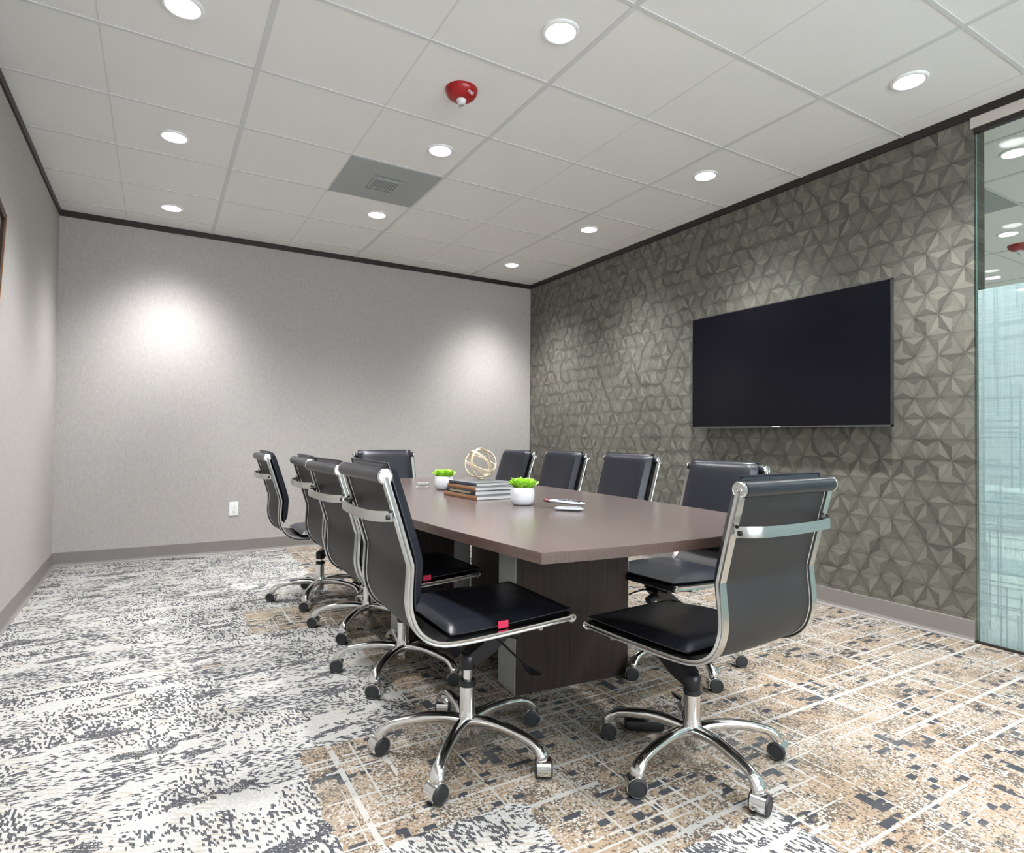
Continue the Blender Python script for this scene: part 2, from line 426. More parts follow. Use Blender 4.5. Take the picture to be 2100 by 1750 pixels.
# ceiling grid: main runners every 1.22 m, cross tees every 0.61 m, scored halves between
T = .61
bm = bmesh.new(); bs_ = bmesh.new()
for i in range(-2, 6):
    x0 = i * T
    if not (ROOM_L < x0 < ROOM_R): continue
    if i % 2 == 0: box(bm, x0 - .012, x0 + .012, ROOM_F, ROOM_B, H - .0035, H + .002)
    else: box(bs_, x0 - .004, x0 + .004, ROOM_F, ROOM_B, H - .0006, H + .002)
for j in range(-8, 6):
    box(bm, ROOM_L, ROOM_R, j * T - .0085, j * T + .0085, H - .003, H + .002)
struct('trim_1', bm, 'grid')                     # T-bar grid
struct('trim_2', bs_, 'score')                   # scored centre lines of the tiles
# dark wall angle under the ceiling
def prof_trim(name, x0, x1, y0, y1, inward):
    bm = bmesh.new(); box(bm, x0, x1, y0, y1, H - .045, H)
    return struct(name, bm, 'trimdark')
prof_trim('trim_3', ROOM_L, ROOM_R, ROOM_B - .012, ROOM_B, 0)
prof_trim('trim_4', ROOM_L, ROOM_L + .012, ROOM_F, ROOM_B - .012, 0)
prof_trim('trim_5', ROOM_R - .012, ROOM_R, ROOM_F, ROOM_B - .012, 0)
def cove(name, p0, p1, n):
    """cove base: flat with a flared toe; n points into the room"""
    p0, p1, n = Vector(p0), Vector(p1), Vector(n)
    sec = [(0, 0), (.016, 0), (.015, .004), (.008, .012), (.0045, .024), (.004, .106), (.0025, .110), (0, .110)]
    bm = bmesh.new(); ra = [bm.verts.new(p0 + n * a + Vector((0, 0, b))) for a, b in sec]; rb = [bm.verts.new(p1 + n * a + Vector((0, 0, b))) for a, b in sec]
    for i in range(len(sec)): bm.faces.new((ra[i], ra[(i + 1) % len(sec)], rb[(i + 1) % len(sec)], rb[i]))
    bm.faces.new(ra); bm.faces.new(rb)
    return struct(name, bm, 'base')
cove('baseboard_back', (ROOM_L, ROOM_B, 0), (ROOM_R, ROOM_B, 0), (0, -1, 0))
cove('baseboard_left', (ROOM_L, ROOM_F, 0), (ROOM_L, ROOM_B, 0), (1, 0, 0))
cove('baseboard_right', (ROOM_R, -.945, 0), (ROOM_R, ROOM_B, 0), (-1, 0, 0))

# ------------------------------------------------------------------ glass partition and the room beyond
GX = ROOM_R + .006
gp = empty('glass_partition', (GX, -2.7, 0))
tag(gp, 'tall glass partition with a linen pattern frosted lower part, right of the star wallpaper', 'glass partition')
def pane(z0, z1, m, name, y0, y1):
    bm = bmesh.new(); box(bm, 0, .012, y0 + 2.7, y1 + 2.7, z0, z1)
    bm.faces.ensure_lookup_table()
    for f in bm.faces:
        f.normal_update()
        if abs(f.normal.x) < .5: f.material_index = 1
    return obj(name, bm, [m, 'gedge'], gp)
pane(.012, 2.60, 'glass', 'glass_pane', ROOM_F, -.953)
bm = bmesh.new()
box(bm, -.0025, -.0008, ROOM_F + 2.7, -.962 + 2.7, .014, 1.787)
obj('frosted_film', bm, 'film', gp)
obj('floor_channel', B(-.008, .020, ROOM_F + 2.7, -.946 + 2.7, 0, .012), 'trimdark', gp)
obj('head_channel', B(-.010, .022, ROOM_F + 2.7, -.946 + 2.7, 2.598, 2.622), 'trimdark', gp)
struct('trim_6', B(ROOM_R - .012, ROOM_R + .05, ROOM_F, -.935, 2.622, 2.676), 'beige')
# the neighbouring room
NX1, NY0, NY1 = 9.4, -5.2, 2.6
M['nfloor'] = grained('beige carpet tile', (.60, .57, .50), .9, .12, 40)
M['nwall'] = grained('blue grey wall paint', (.30, .37, .385), .7, .04, 5)
M['teal'] = grained('teal upholstery', (.10, .20, .215), .6, .1, 30)
struct('floor.001', B(ROOM_R + .2, NX1, NY0, NY1, -.05, 0), 'nfloor')
struct('ceiling.001', B(ROOM_R + .2, NX1, NY0, NY1, H, H + .05), 'tile')
struct('wall_far', B(NX1, NX1 + .1, NY0, NY1, 0, H), 'nwall')
struct('wall_beyond', B(ROOM_R + .12, NX1, NY1, NY1 + .1, 0, H), 'nwall')
struct('wall_behind', B(ROOM_R + .2, NX1, NY0 - .1, NY0, 0, H), 'nwall')
struct('trim_7', B(5.2, 6.0, NY0, NY1, 0, .004), 'teal')          # teal carpet band
bm = bmesh.new()
for i in range(6, 16):
    if i % 2 == 0 or i == 7: box(bm, i * T - .012 + .02, i * T + .012 + .02, NY0, NY1, H - .004, H + .002)
for j in range(-8, 5): box(bm, ROOM_R + .2, NX1, j * T - .0085 + .07, j * T + .0085 + .07, H - .003, H + .002)
struct('trim_8', bm, 'grid')
# low bench seen through the film
bn = empty('bench', (7.9, .35, 0)); tag(bn, 'long low teal bench with pale cushions blurred behind the frosted glass', 'bench')
obj('seat', B(-.3, .3, -2.2, 1.2, .12, .40, bev=.03), 'teal', bn)
for k in range(4): obj('cushion', B(-.28, .28, -2.1 + k * .82, -1.4 + k * .82, .40, .50, bev=.035), 'white', bn)
for sx in (-.25, .2):
    for sy in (-2.1, 1.05): obj('foot', B(sx, sx + .05, sy, sy + .05, 0, .12), 'trimdark', bn)
sg = empty('wall_sign', (NX1 - .001, .9, 1.3)); tag(sg, 'small plain white plate on the blue grey wall beyond the frosted glass', 'wall plate')
obj('plate', B(-.015, 0, -.22, .22, -.07, .07, bev=.006), 'white', sg)

# ------------------------------------------------------------------ downlights
def dl_trim():
    bm = bmesh.new()
    lathe(bm, [(.079, H), (.079, H - .005), (.075, H - .0085), (.068, H - .0095), (.063, H - .008), (.0605, H - .0015), (.0605, H)], 40, cap=False)
    bmesh.ops.transform(bm, matrix=Matrix.Translation((0, 0, -H)), verts=bm.verts[:]); return bm
def dl_lens():
    bm = bmesh.new(); lathe(bm, [(.0, .0), (.03, -.0015), (.050, 0), (.0605, .006)], 40, cap=False)
    bmesh.ops.remove_doubles(bm, verts=bm.verts[:], dist=1e-5); return bm
ME_TRIM = mesh('trim_ring', dl_trim(), 'lamptrim', True); ME_LENS = mesh('lens', dl_lens(), 'lamp', True)
names_ = {0: 'nearest the top left of the ceiling, cut by the frame edge', 1: 'large, above the red fire alarm near the top edge', 2: 'rightmost in this room, above the glass partition corner',
          3: 'second from the back wall in the left row', 4: 'between the red alarm and the grey air diffuser', 5: 'second along the star wallpaper wall from the glass',
          6: 'closest to the left back corner', 7: 'just past the grey air diffuser towards the back wall', 8: 'third along the star wallpaper wall from the glass', 9: 'closest to the right back corner, the smallest in view'}
spot_i = 0
# photometric web of the downlights: wide reflector, cut off at about 55 degrees
_ang = [0, 10, 15, 20, 25, 30, 35, 40, 45, 50, 55, 60, 65, 90]
_cd = [310, 390, 560, 800, 890, 790, 570, 340, 170, 65, 20, 5, 0, 0]
IES = bpy.data.texts.new('downlight.ies')
IES.write('IESNA:LM-63-1995\nTILT=NONE\n1 1000 1 %d 1 1 2 0 0 0\n1 1 10\n%s\n0\n%s\n' % (len(_ang), ' '.join(map(str, _ang)), ' '.join(map(str, _cd))))
def downlight(x, y, label, group, power, web=True, z=H):
    t = empty('downlight', (x, y, z)); tag(t, label, 'ceiling light', group)
    put('trim_ring', ME_TRIM, t); put('lens', ME_LENS, t, (0, 0, -.0075))
    if web:
        ld = bpy.data.lights.new('downlight_beam', 'POINT'); ld.energy = power; ld.use_nodes = True; nt = ld.node_tree
        ie = nt.nodes.new('ShaderNodeTexIES'); ie.mode = 'INTERNAL'; ie.ies = IES; ie.inputs['Strength'].default_value = 1.0
        nt.links.new(ie.outputs['Fac'], nt.nodes['Emission'].inputs['Strength'])
    else:
        ld = bpy.data.lights.new('downlight_beam', 'SPOT'); ld.energy = power; ld.spot_size = R(150); ld.spot_blend = .9
    ld.shadow_soft_size = .055; ld.color = (.985, .99, 1)
    lo = bpy.data.objects.new('downlight_beam', ld); COL.objects.link(lo); lo.parent = t; lo.location = (0, 0, -.016)
    return t
for i, (x, y) in enumerate(LAMPS):
    downlight(x, y, 'round recessed ceiling downlight ' + names_[i] if i in names_ else 'round recessed ceiling downlight behind the photographer',
              'recessed downlights of the meeting room' if i in names_ else 'recessed downlights out of view', SPOT_W)
nl = ['uppermost seen through the clear glass', 'second from the top seen through the clear glass', 'low and left seen through the clear glass', 'lowest at the right edge, behind the glass']
for i, (x, y) in enumerate(LAMPS_NEXT):
    downlight(x, y, ('round downlight of the room beyond, ' + nl[i]) if i < 4 else 'round downlight of the room beyond, out of view', 'downlights beyond the glass', 185, False)

# ------------------------------------------------------------------ fire alarm strobe
def text_mesh(s, size, depth):
    c = bpy.data.curves.new('t', 'FONT'); c.body = s; c.size = size; c.extrude = depth; c.align_x = 'CENTER'; c.align_y = 'CENTER'
    o = bpy.data.objects.new('t', c); COL.objects.link(o)
    dg = bpy.context.evaluated_depsgraph_get(); me = bpy.data.meshes.new_from_object(o.evaluated_get(dg))
    bpy.data.objects.remove(o); return me
def alarm(x, y, label, face):
    t = empty('fire_alarm_strobe', (x, y, H), face); tag(t, label, 'fire alarm')
    bm = bmesh.new(); lathe(bm, [(.0, -.050), (.030, -.0495), (.045, -.0465), (.058, -.040), (.068, -.031), (.076, -.018), (.080, -.006), (.080, 0)], 48, cap=False)
    bmesh.ops.remove_doubles(bm, verts=bm.verts[:], dist=1e-5); obj('housing', bm, 'red', t, True)
    bm = bmesh.new(); lathe(bm, [(.024, -.045), (.024, -.054), (.018, -.066), (.006, -.072), (0, -.072)], 24, cap=False)
    bmesh.ops.remove_doubles(bm, verts=bm.verts[:], dist=1e-5); ln_ = obj('strobe_lens', bm, 'lens', t, True)
    obj('flash_tube', B(-.013, .013, -.004, .004, -.082, -.071, bev=.002), 'reflector', ln_)
    me = text_mesh('FIRE', .021, .0008); me.materials.append(M['white'])
    o = put('lettering', me, t); ph = R(-72) - face
    er = Vector((math.cos(ph), math.sin(ph), 0)); Y = (er * .74 + Vector((0, 0, .67))).normalized(); Z = (er * .67 - Vector((0, 0, .74))).normalized(); X = Y.cross(Z)
    c = er * .0640 + Vector((0, 0, -.0350)) + Z * .0022
    o.matrix_local = Matrix(((X.x, Y.x, Z.x, c.x), (X.y, Y.y, Z.y, c.y), (X.z, Y.z, Z.z, c.z), (0, 0, 0, 1)))
    return t
alarm(.885, .268, 'red round ceiling fire alarm with white strobe, in the middle of a tile', R(120))
alarm(6.02, -.15, 'red round fire alarm on the ceiling beyond the clear glass', 0)

# ------------------------------------------------------------------ air diffuser
def diffuser(cx, cy, label):
    t = empty('air_diffuser', (cx, cy, H)); tag(t, label, 'air vent', 'grey ceiling air diffusers')
    a = .298
    bm = bmesh.new(); box(bm, -a, a, -a, a, -.007, -.0035, bev=.001); obj('panel', bm, 'grey', t)
    bm = bmesh.new()
    box(bm, -.095, .095, -.085, .085, -.014, -.007, bev=.002)
    obj('centre_plate', bm, 'grey', t)
    bm = bmesh.new()
    for k in range(9): box(bm, -.078 + k * .0185, -.069 + k * .0185, -.066, .066, -.0155, -.0138)
    box(bm, -.10, .10, -.118, -.110, -.0085, -.0068); box(bm, -.10, .10, .110, .118, -.0085, -.0068)
    obj('slots', bm, 'greydark', t)
diffuser(1.5 * T, 2.5 * T, 'square grey ceiling air diffuser beside the tile with the downlights')
diffuser(4.62, -.235, 'square grey air diffuser on the ceiling beyond the clear glass')

# ------------------------------------------------------------------ television
tv = empty('television', (3.152, .135, 1.51), 0); tag(tv, 'large black flat television mounted on the star patterned wall', 'television')
TW, TH = .722, .414
bm = bmesh.new(); box(bm, -.020, 0, -TW + .012, TW - .012, -TH + .012, TH - .012, bev=.004); box(bm, 0, .022, -.5, .5, -.30, .28, bev=.008)
obj('back_shell', bm, 'tvback', tv)
bm = bmesh.new()
for a in ((-TW, TW, TH - .006, TH), (-TW, TW, -TH, -TH + .011)): box(bm, -.026, -.004, a[0], a[1], a[2], a[3])
for a in ((-TW, -TW + .006), (TW - .006, TW)): box(bm, -.026, -.004, a[0], a[1], -TH, TH)
obj('bezel', bm, 'bezel', tv)
obj('screen', B(-.0255, -.012, -TW + .004, TW - .004, -TH + .010, TH - .004), 'screen', tv)
obj('logo', B(-.0275, -.0255, -.03, .03, -TH + .0025, -TH + .0085), 'white', tv)
obj('wall_bracket', B(.020, .0535, -.3, .3, -.2, .2, bev=.003), 'blackmetal', tv)

# ------------------------------------------------------------------ outlet, picture
ol = empty('wall_outlet', (.203, ROOM_B, .379)); tag(ol, 'white power outlet plate low on the back wall', 'outlet')
obj('cover_plate', B(-.036, .036, -.007, 0, -.058, .058, bev=.003), 'white', ol)
for s in (-1, 1):
    bm = bmesh.new(); box(bm, -.016, .016, -.0095, -.006, s * .022 - .013, s * .022 + .013, bev=.003)
    so = obj('socket', bm, 'white', ol)
    bm = bmesh.new()
    for sx in (-.0065, .0065): box(bm, sx - .001, sx + .001, -.0102, -.0090, s * .022 - .003, s * .022 + .005)
    obj('slots', bm, 'black', so)
pc = empty('picture_frame', (ROOM_L, .925, 1.862)); pc.rotation_euler = (R(-14), 0, 0)
tag(pc, 'dark framed picture on the left wall, only its edge in view', 'picture')
bm = bmesh.new()
for a in ((-.36, .36, .26, .30), (-.36, .36, -.30, -.26)): box(bm, 0.002, .028, *a)
for a in ((-.36, -.32, -.27, .27), (.32, .36, -.27, .27)): box(bm, 0.002, .028, *a)
obj('frame', bm, 'framewood', pc)
bm = bmesh.new(); box(bm, .0265, .030, .352, .361, -.30, .30); obj('frame_edge', bm, 'framegold', pc)
obj('print', B(.003, .015, -.33, .33, -.27, .27), 'art', pc)

# ------------------------------------------------------------------ conference table
TX, TY, TZ, TT = .945, .105, .74, .028
tb = empty('conference_table', (TX, TY, 0)); tag(tb, 'long dark espresso boat-shaped conference table', 'table')
def outline():
    p = []; HL = 1.268; n = 24
    for i in range(n + 1):
        y = -HL + 2 * HL * i / n; p.append((.592 - .080 * (y / HL) ** 2, y))
    for i in range(1, 10):
        x = .512 - 1.024 * i / 10; p.append((x, HL + .036 * (1 - (x / .512) ** 2)))
    q = [(-a, -b) for a, b in p]
    return p + q
ol_ = outline()
def slab(ylo, yhi):
    """one half of the top, cut at the seam"""
    bm = bmesh.new()
    bot = [bm.verts.new((a, b, TZ - TT)) for a, b in ol_]
    f = bm.faces.new(bot); r_ = bmesh.ops.extrude_face_region(bm, geom=[f]); vs = [g for g in r_['geom'] if isinstance(g, bmesh.types.BMVert)]
    for v in vs: v.co.z = TZ
    for yy, nrm, keep in ((ylo, (0, -1, 0), 1), (yhi, (0, 1, 0), 1)):
        if yy is None: continue
        rr = bmesh.ops.bisect_plane(bm, geom=bm.verts[:] + bm.edges[:] + bm.faces[:], plane_co=(0, yy, 0), plane_no=nrm, clear_outer=True)
        ee = [g for g in rr['geom_cut'] if isinstance(g, bmesh.types.BMEdge)]; bmesh.ops.edgeloop_fill(bm, edges=ee)
    bmesh.ops.recalc_face_normals(bm, faces=bm.faces[:])
    te = [e for e in bm.edges if all(abs(v.co.z - TZ) < 1e-5 for v in e.verts)]
    bmesh.ops.bevel(bm, geom=te, offset=.0015, segments=2, affect='EDGES')
    for f in bm.faces:
        f.normal_update(); f.material_index = 1 if abs(f.normal.z) < .3 else 0
    return bm
obj('tabletop', slab(None, -.0006), ['tabletop', 'tedge'], tb)
obj('tabletop', slab(.0006, None), ['tabletop', 'tedge'], tb)
def pedestal(cx, cy, rz, hw=.269, dp=.152):
    bm = bmesh.new(); box(bm, -hw, hw, -.012, dp, .0, TZ - TT, bev=.0015)
    o = obj('pedestal', bm, 'ped', tb, loc=(cx - TX, cy - TY, 0), rot=(0, 0, rz))
    for s in (-1, 1):
        e_ = obj('end_panel', B(s * (hw + .0015) - .0015, s * (hw + .0015) + .0015, -.010, dp - .002, .001, TZ - TT - .001), 'silverlam', o); e_['label'] = 'light silver grey end panel'
    return o
pedestal(1.126, -.355, R(-5)); pedestal(.83, .405, 0, .19, .09)
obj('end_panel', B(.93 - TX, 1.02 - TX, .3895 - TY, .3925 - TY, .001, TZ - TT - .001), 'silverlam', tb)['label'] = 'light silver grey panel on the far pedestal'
obj('modesty_panel', B(.12, .145, -.36, .36, .18, TZ - TT), 'ped', tb)
for sx in (-.2, .2): obj('support_rail', B(sx - .02, sx + .02, -.95, .95, TZ - TT - .035, TZ - TT), 'blackmetal', tb)

# ------------------------------------------------------------------ objects on the table
ZT = TZ
def book(x, y, z, w, l, t, rz, cover, spine, label, lab=None):
    """local: spine along y at -x side; pages show at the -y end"""
    e = empty('book', (x, y, z), rz); tag(e, label, 'book', 'books stacked on the table')
    bm = bmesh.new(); c = .0026
    box(bm, -w / 2, w / 2, -l / 2, l / 2, 0, c); box(bm, -w / 2, w / 2, -l / 2, l / 2, t - c, t)
    obj('cover', bm, cover, e)
    sp = bmesh.new(); pts = []
    sec = [(-w / 2 + .004, 0), (-w / 2 - .0015, .0015), (-w / 2 - .0035, t / 2), (-w / 2 - .0015, t - .0015), (-w / 2 + .004, t), (-w / 2 + .004, t - c), (-w / 2 + .001, t / 2), (-w / 2 + .004, c)]
    ra = [sp.verts.new((a, -l / 2, b)) for a, b in sec]; rb = [sp.verts.new((a, l / 2, b)) for a, b in sec]
    for i in range(8): sp.faces.new((ra[i], ra[(i + 1) % 8], rb[(i + 1) % 8], rb[i]))
    sp.faces.new(ra); sp.faces.new(rb)
    so = obj('spine', sp, spine, e)
    if lab: obj('spine_label', B(-w / 2 - .0048, -w / 2 - .0022, -l * .36, l * .36, t * .26, t * .74), lab, so)
    bm = bmesh.new(); box(bm, -w / 2 + .003, w / 2 - .004, -l / 2 + .003, l / 2 - .003, c, t - c); obj('pages', bm, 'paper', e)
    return e
bx, by = .938, .112
zb = ZT + .0003
spec = [(.235, .300, .0195, R(4), 'greyc', 'brown', 'bottom book of the stack, brown spine and pale pages', None, 0, 0),
        (.225, .270, .0195, R(3), 'greyc', 'blackc', 'second book up, black spine with an olive strip', 'olive', .002, .006),
        (.222, .268, .0175, R(2), 'greyc', 'brown', 'third book up, lighter brown spine', None, .002, .002),
        (.200, .235, .0150, R(6), 'greyc', 'navy', 'top book of the stack, navy spine, under the gold knot', None, -.002, .012)]
for w, l, t, rz, cv, sp, lb, la, dx, dy in spec:
    book(bx + dx, by + dy, zb, w, l, t, rz, cv, sp, lb, la); zb += t + .0003
# gold knot sphere
kn = empty('decorative_knot_sphere', (.958, .165, zb)); tag(kn, 'pale gold knotted ring sphere on top of the book stack', 'ornament')
rs = .0735
for k, (ax, ang) in enumerate([((1, .55, 0), 88), ((.1, 1, .25), 58), ((.75, -.65, .2), 62), ((1, .2, .1), 24)]):
    for off in (-.0034, .0034):
        pts = []
        for i in range(48):
            a = 2 * PI * i / 48; pts.append(Vector((rs * math.cos(a), rs * math.sin(a), off + .003 * math.sin(3 * a + k))))
        q = Matrix.Rotation(R(ang), 4, Vector(ax).normalized())
        pts = [q @ p for p in pts]; bm = bmesh.new(); tube(bm, pts, .0029, 8, True)
        bmesh.ops.transform(bm, matrix=Matrix.Translation((0, 0, rs + .0045)), verts=bm.verts[:])
        obj('ring', bm, 'gold', kn, True)
def plant(x, y, sc, label, seed):
    rnd = random.Random(seed)
    e = empty('potted_succulent', (x, y, ZT)); tag(e, label, 'potted plant', 'small potted succulents on the table')
    bm = bmesh.new(); P = [(.0, .002), (.036, .002), (.043, .008), (.0475, .024), (.0485, .045), (.0465, .064), (.044, .070), (.0415, .070), (.041, .060), (0, .060)]
    # slightly faceted pot, ten soft facets
    seg = 40; rings = []
    for r_, z_ in P:
        ring = []
        for i in range(seg):
            a = 2 * PI * i / seg; fac = 1 + .022 * math.cos(5 * a) * (1 if z_ < .066 else .3)
            ring.append(bm.verts.new((r_ * fac * math.cos(a) * sc, r_ * fac * math.sin(a) * sc, z_ * sc)))
        rings.append(ring)
    for p, q in zip(rings, rings[1:]):
        for i in range(seg):
            try: bm.faces.new((p[i], p[(i + 1) % seg], q[(i + 1) % seg], q[i]))
            except ValueError: pass
    bmesh.ops.remove_doubles(bm, verts=bm.verts[:], dist=1e-5); obj('pot', bm, 'pot', e, True)
    bm = bmesh.new(); lathe(bm, [(0, .0585), (.02, .061), (.0405, .0595)], 24, cap=False)
    bmesh.ops.remove_doubles(bm, verts=bm.verts[:], dist=1e-5)
    bmesh.ops.scale(bm, vec=(sc, sc, sc), verts=bm.verts[:]); obj('soil', bm, 'soil', e, True)
    def leaf(bm, base, az, el, L_, wd):
        d = Vector((math.cos(az) * math.cos(el), math.sin(az) * math.cos(el), math.sin(el))); s = Vector((-math.sin(az), math.cos(az), 0)); n = d.cross(s)
        prof = [(0, .18), (.25, .55), (.5, .92), (.75, 1.0), (.92, .7), (1, .12)]; rows = []
        for t, w_ in prof:
            c = base + d * L_ * t - n * (.25 * L_ * t * t)
            th = .0016 + .002 * w_
            rows.append([bm.verts.new(c + s * wd * w_), bm.verts.new(c + n * th), bm.verts.new(c - s * wd * w_), bm.verts.new(c - n * (th + .002 * w_))])
        for p, q in zip(rows, rows[1:]):
            for i in range(4): bm.faces.new((p[i], p[(i + 1) % 4], q[(i + 1) % 4], q[i]))
        bm.faces.new(rows[0]); bm.faces.new(rows[-1])
    k = 0
    for rx, ry, rz_, n in [(0, 0, .072, 11), (.019, .009, .072, 9), (-.020, .007, .073, 9), (.004, -.022, .070, 9), (-.006, .022, .073, 8), (.022, -.012, .069, 8), (-.020, -.014, .070, 8)]:
        bm = bmesh.new()
        for i in range(n):
            lay = i / n; az = i * 2.4 + rnd.random() * .4; el = R(50 + 34 * lay + rnd.uniform(-6, 6)); L_ = (.052 - .016 * lay) * rnd.uniform(.9, 1.15)
            leaf(bm, Vector((rx, ry, rz_ - .012 + .008 * lay)) * sc, az, el, L_ * sc, (.0150 - .003 * lay) * sc)
        obj('leaf_rosette', bm, 'leaf2' if k in (4,) else 'leaf', e, True); k += 1
plant(.932, -.262, 1.04, 'near potted lime green succulent in a white pot, in front of the books', 3)
plant(.925, .515, 1.0, 'far potted lime green succulent in a white pot, behind the book stack', 8)
# table power box
pb = empty('table_power_outlet', (.895, .735, ZT), R(-28)); pb.scale = (.6, .6, .6); tag(pb, 'small open metal rimmed power outlet box set in the far table half', 'power outlet')
bm = bmesh.new(); box(bm, -.062, .062, -.030, .030, 0, .004, bev=.0015); obj('rim', bm, 'alu', pb)
bm = bmesh.new(); box(bm, -.050, .050, -.022, .018, .004, .026, bev=.003); bd = obj('socket_block', bm, 'greydark', pb)
bm = bmesh.new(); box(bm, -.034, .034, -.0235, -.0215, .010, .020); obj('socket_face', bm, 'alu', bd)
bm = bmesh.new(); box(bm, -.056, .056, .019, .023, .004, .034, bev=.0015); obj('lid', bm, 'alu', pb)
# remotes
def remote(x, y, z, rz, L_, wd, th, label, cols, tipped, ry=0):
    e = empty('remote_control', (x, y, z), rz); e.rotation_euler = (0, ry, rz); tag(e, label, 'remote control', 'remote controls on the near table end')
    bm = bmesh.new(); pts = [Vector((-L_ / 2 + L_ * i / 12, 0, th / 2)) for i in range(13)]
    sc_ = []
    for i in range(13):
        t = i / 12; s = min(1, math.sqrt(max(.02, 1 - abs(2 * t - 1) ** 5))); sc_.append((s * (1 + .25 * t), s))
    sweep(bm, pts, circ(wd / 2, 16, th / 2), Vector((0, 1, 0)), scale=sc_); obj('body', bm, cols[0], e, True)
    bm = bmesh.new(); box(bm, -L_ * .15, L_ * .38, -wd * .34, wd * .34, th * .82, th * 1.03, bev=.0015); kp = obj('key_panel', bm, cols[1], e)
    bm = bmesh.new()
    for i in range(4):
        for j in (-1, 0, 1): box(bm, -L_ * .10 + i * L_ * .11, -L_ * .05 + i * L_ * .11, j * wd * .2 - .0022, j * wd * .2 + .0022, th * 1.02, th * 1.1)
    obj('buttons', bm, 'slate', kp)
    if tipped:
        bm = bmesh.new(); sweep(bm, [Vector((-L_ / 2 - .006, 0, th / 2)), Vector((-L_ / 2, 0, th / 2)), Vector((-L_ / 2 + .02, 0, th / 2)), Vector((-L_ / 2 + .026, 0, th / 2))], circ(wd / 2.3, 14, th / 1.9), Vector((0, 1, 0)), scale=[(.5, .5), (.9, .9), (1, 1), (1, 1)])
        obj('tip', bm, 'darkred', e, True)
remote(.985, -.512, ZT, R(-42), .115, .034, .015, 'lower pale grey remote control lying flat on the near table end', ('slate', 'greydark'), False)
remote(1.010, -.452, ZT + .018, R(-52), .165, .036, .016, 'upper grey remote control with a dark red tip, propped across the other', ('slate', 'black'), True, R(3))

# ------------------------------------------------------------------ conference chair
WF = .210
PROF = [(-.352, .886), (-.340, .845), (-.322, .790), (-.302, .725), (-.281, .655), (-.2775, .640), (-.279, .600), (-.281, .545), (-.275, .505), (-.257, .464), (-.228, .435), (-.190, .418), (-.140, .412), (-.06, .413), (.05, .418), (.15, .4235), (.252, .430)]
def P3(l, y): return [Vector((a, y, b)) for a, b in l]
def prof_fine(n=4):
    return [(p.x, p.z) for p in cr(P3(PROF, 0), n)]
PF = prof_fine()
def path_point(s):
    """point and forward/up normal at arclength fraction along the fine profile"""
    return s
def arclen(l):
    d = [0]
    for a, b in zip(l, l[1:]): d.append(d[-1] + math.hypot(b[0] - a[0], b[1] - a[1]))
    return d
AL = arclen(PF)
def at(s):
    s = max(0, min(AL[-1], s))
    for i in range(len(AL) - 1):
        if AL[i + 1] >= s:
            t = (s - AL[i]) / max(1e-9, AL[i + 1] - AL[i]); a, b = PF[i], PF[i + 1]
            i0, i1 = max(0, i - 2), min(len(PF) - 1, i + 3)
            tx, tz = PF[i1][0] - PF[i0][0], PF[i1][1] - PF[i0][1]; L_ = math.hypot(tx, tz); tx /= L_; tz /= L_
            return Vector((a[0] + (b[0] - a[0]) * t, 0, a[1] + (b[1] - a[1]) * t)), Vector((-tz, 0, tx)), Vector((tx, 0, tz))
    return None
def side_frame(y):
    bm = bmesh.new(); w, h = .0125, .0075
    sec = [(-w, -h), (w, -h), (w, -h * .3), (w * .86, 0), (w, h * .3), (w, h), (w * .4, h * 1.15), (-w * .4, h * 1.15), (-w, h), (-w, h * .3), (-w * .86, 0), (-w, -h * .3)]
    sweep(bm, P3(PF, y), sec, Vector((0, 1, 0))); return bm
def sling():
    bm = bmesh.new(); n = 60; rows = []
    for i in range(n + 1):
        p, nm, t = at(AL[-1] * i / n); row = []
        for k in range(9):
            v = -1 + 2 * k / 8; sag = .006 * (1 - v * v)
            row.append((p + nm * (.004 - sag) + Vector((0, v * (WF - .010), 0)), nm))
        rows.append(row)
    top = [[bm.verts.new(c + nm * .0018) for c, nm in r_] for r_ in rows]; bot = [[bm.verts.new(c - nm * .0018) for c, nm in r_] for r_ in rows]
    for L_ in (top, bot):
        for i in range(n):
            for k in range(8): bm.faces.new((L_[i][k], L_[i + 1][k], L_[i + 1][k + 1], L_[i][k + 1]))
    for k in (0, 8):
        for i in range(n): bm.faces.new((top[i][k], top[i + 1][k], bot[i + 1][k], bot[i][k]))
    for i in (0, n):
        for k in range(8): bm.faces.new((top[i][k], top[i][k + 1], bot[i][k + 1], bot[i][k]))
    return bm
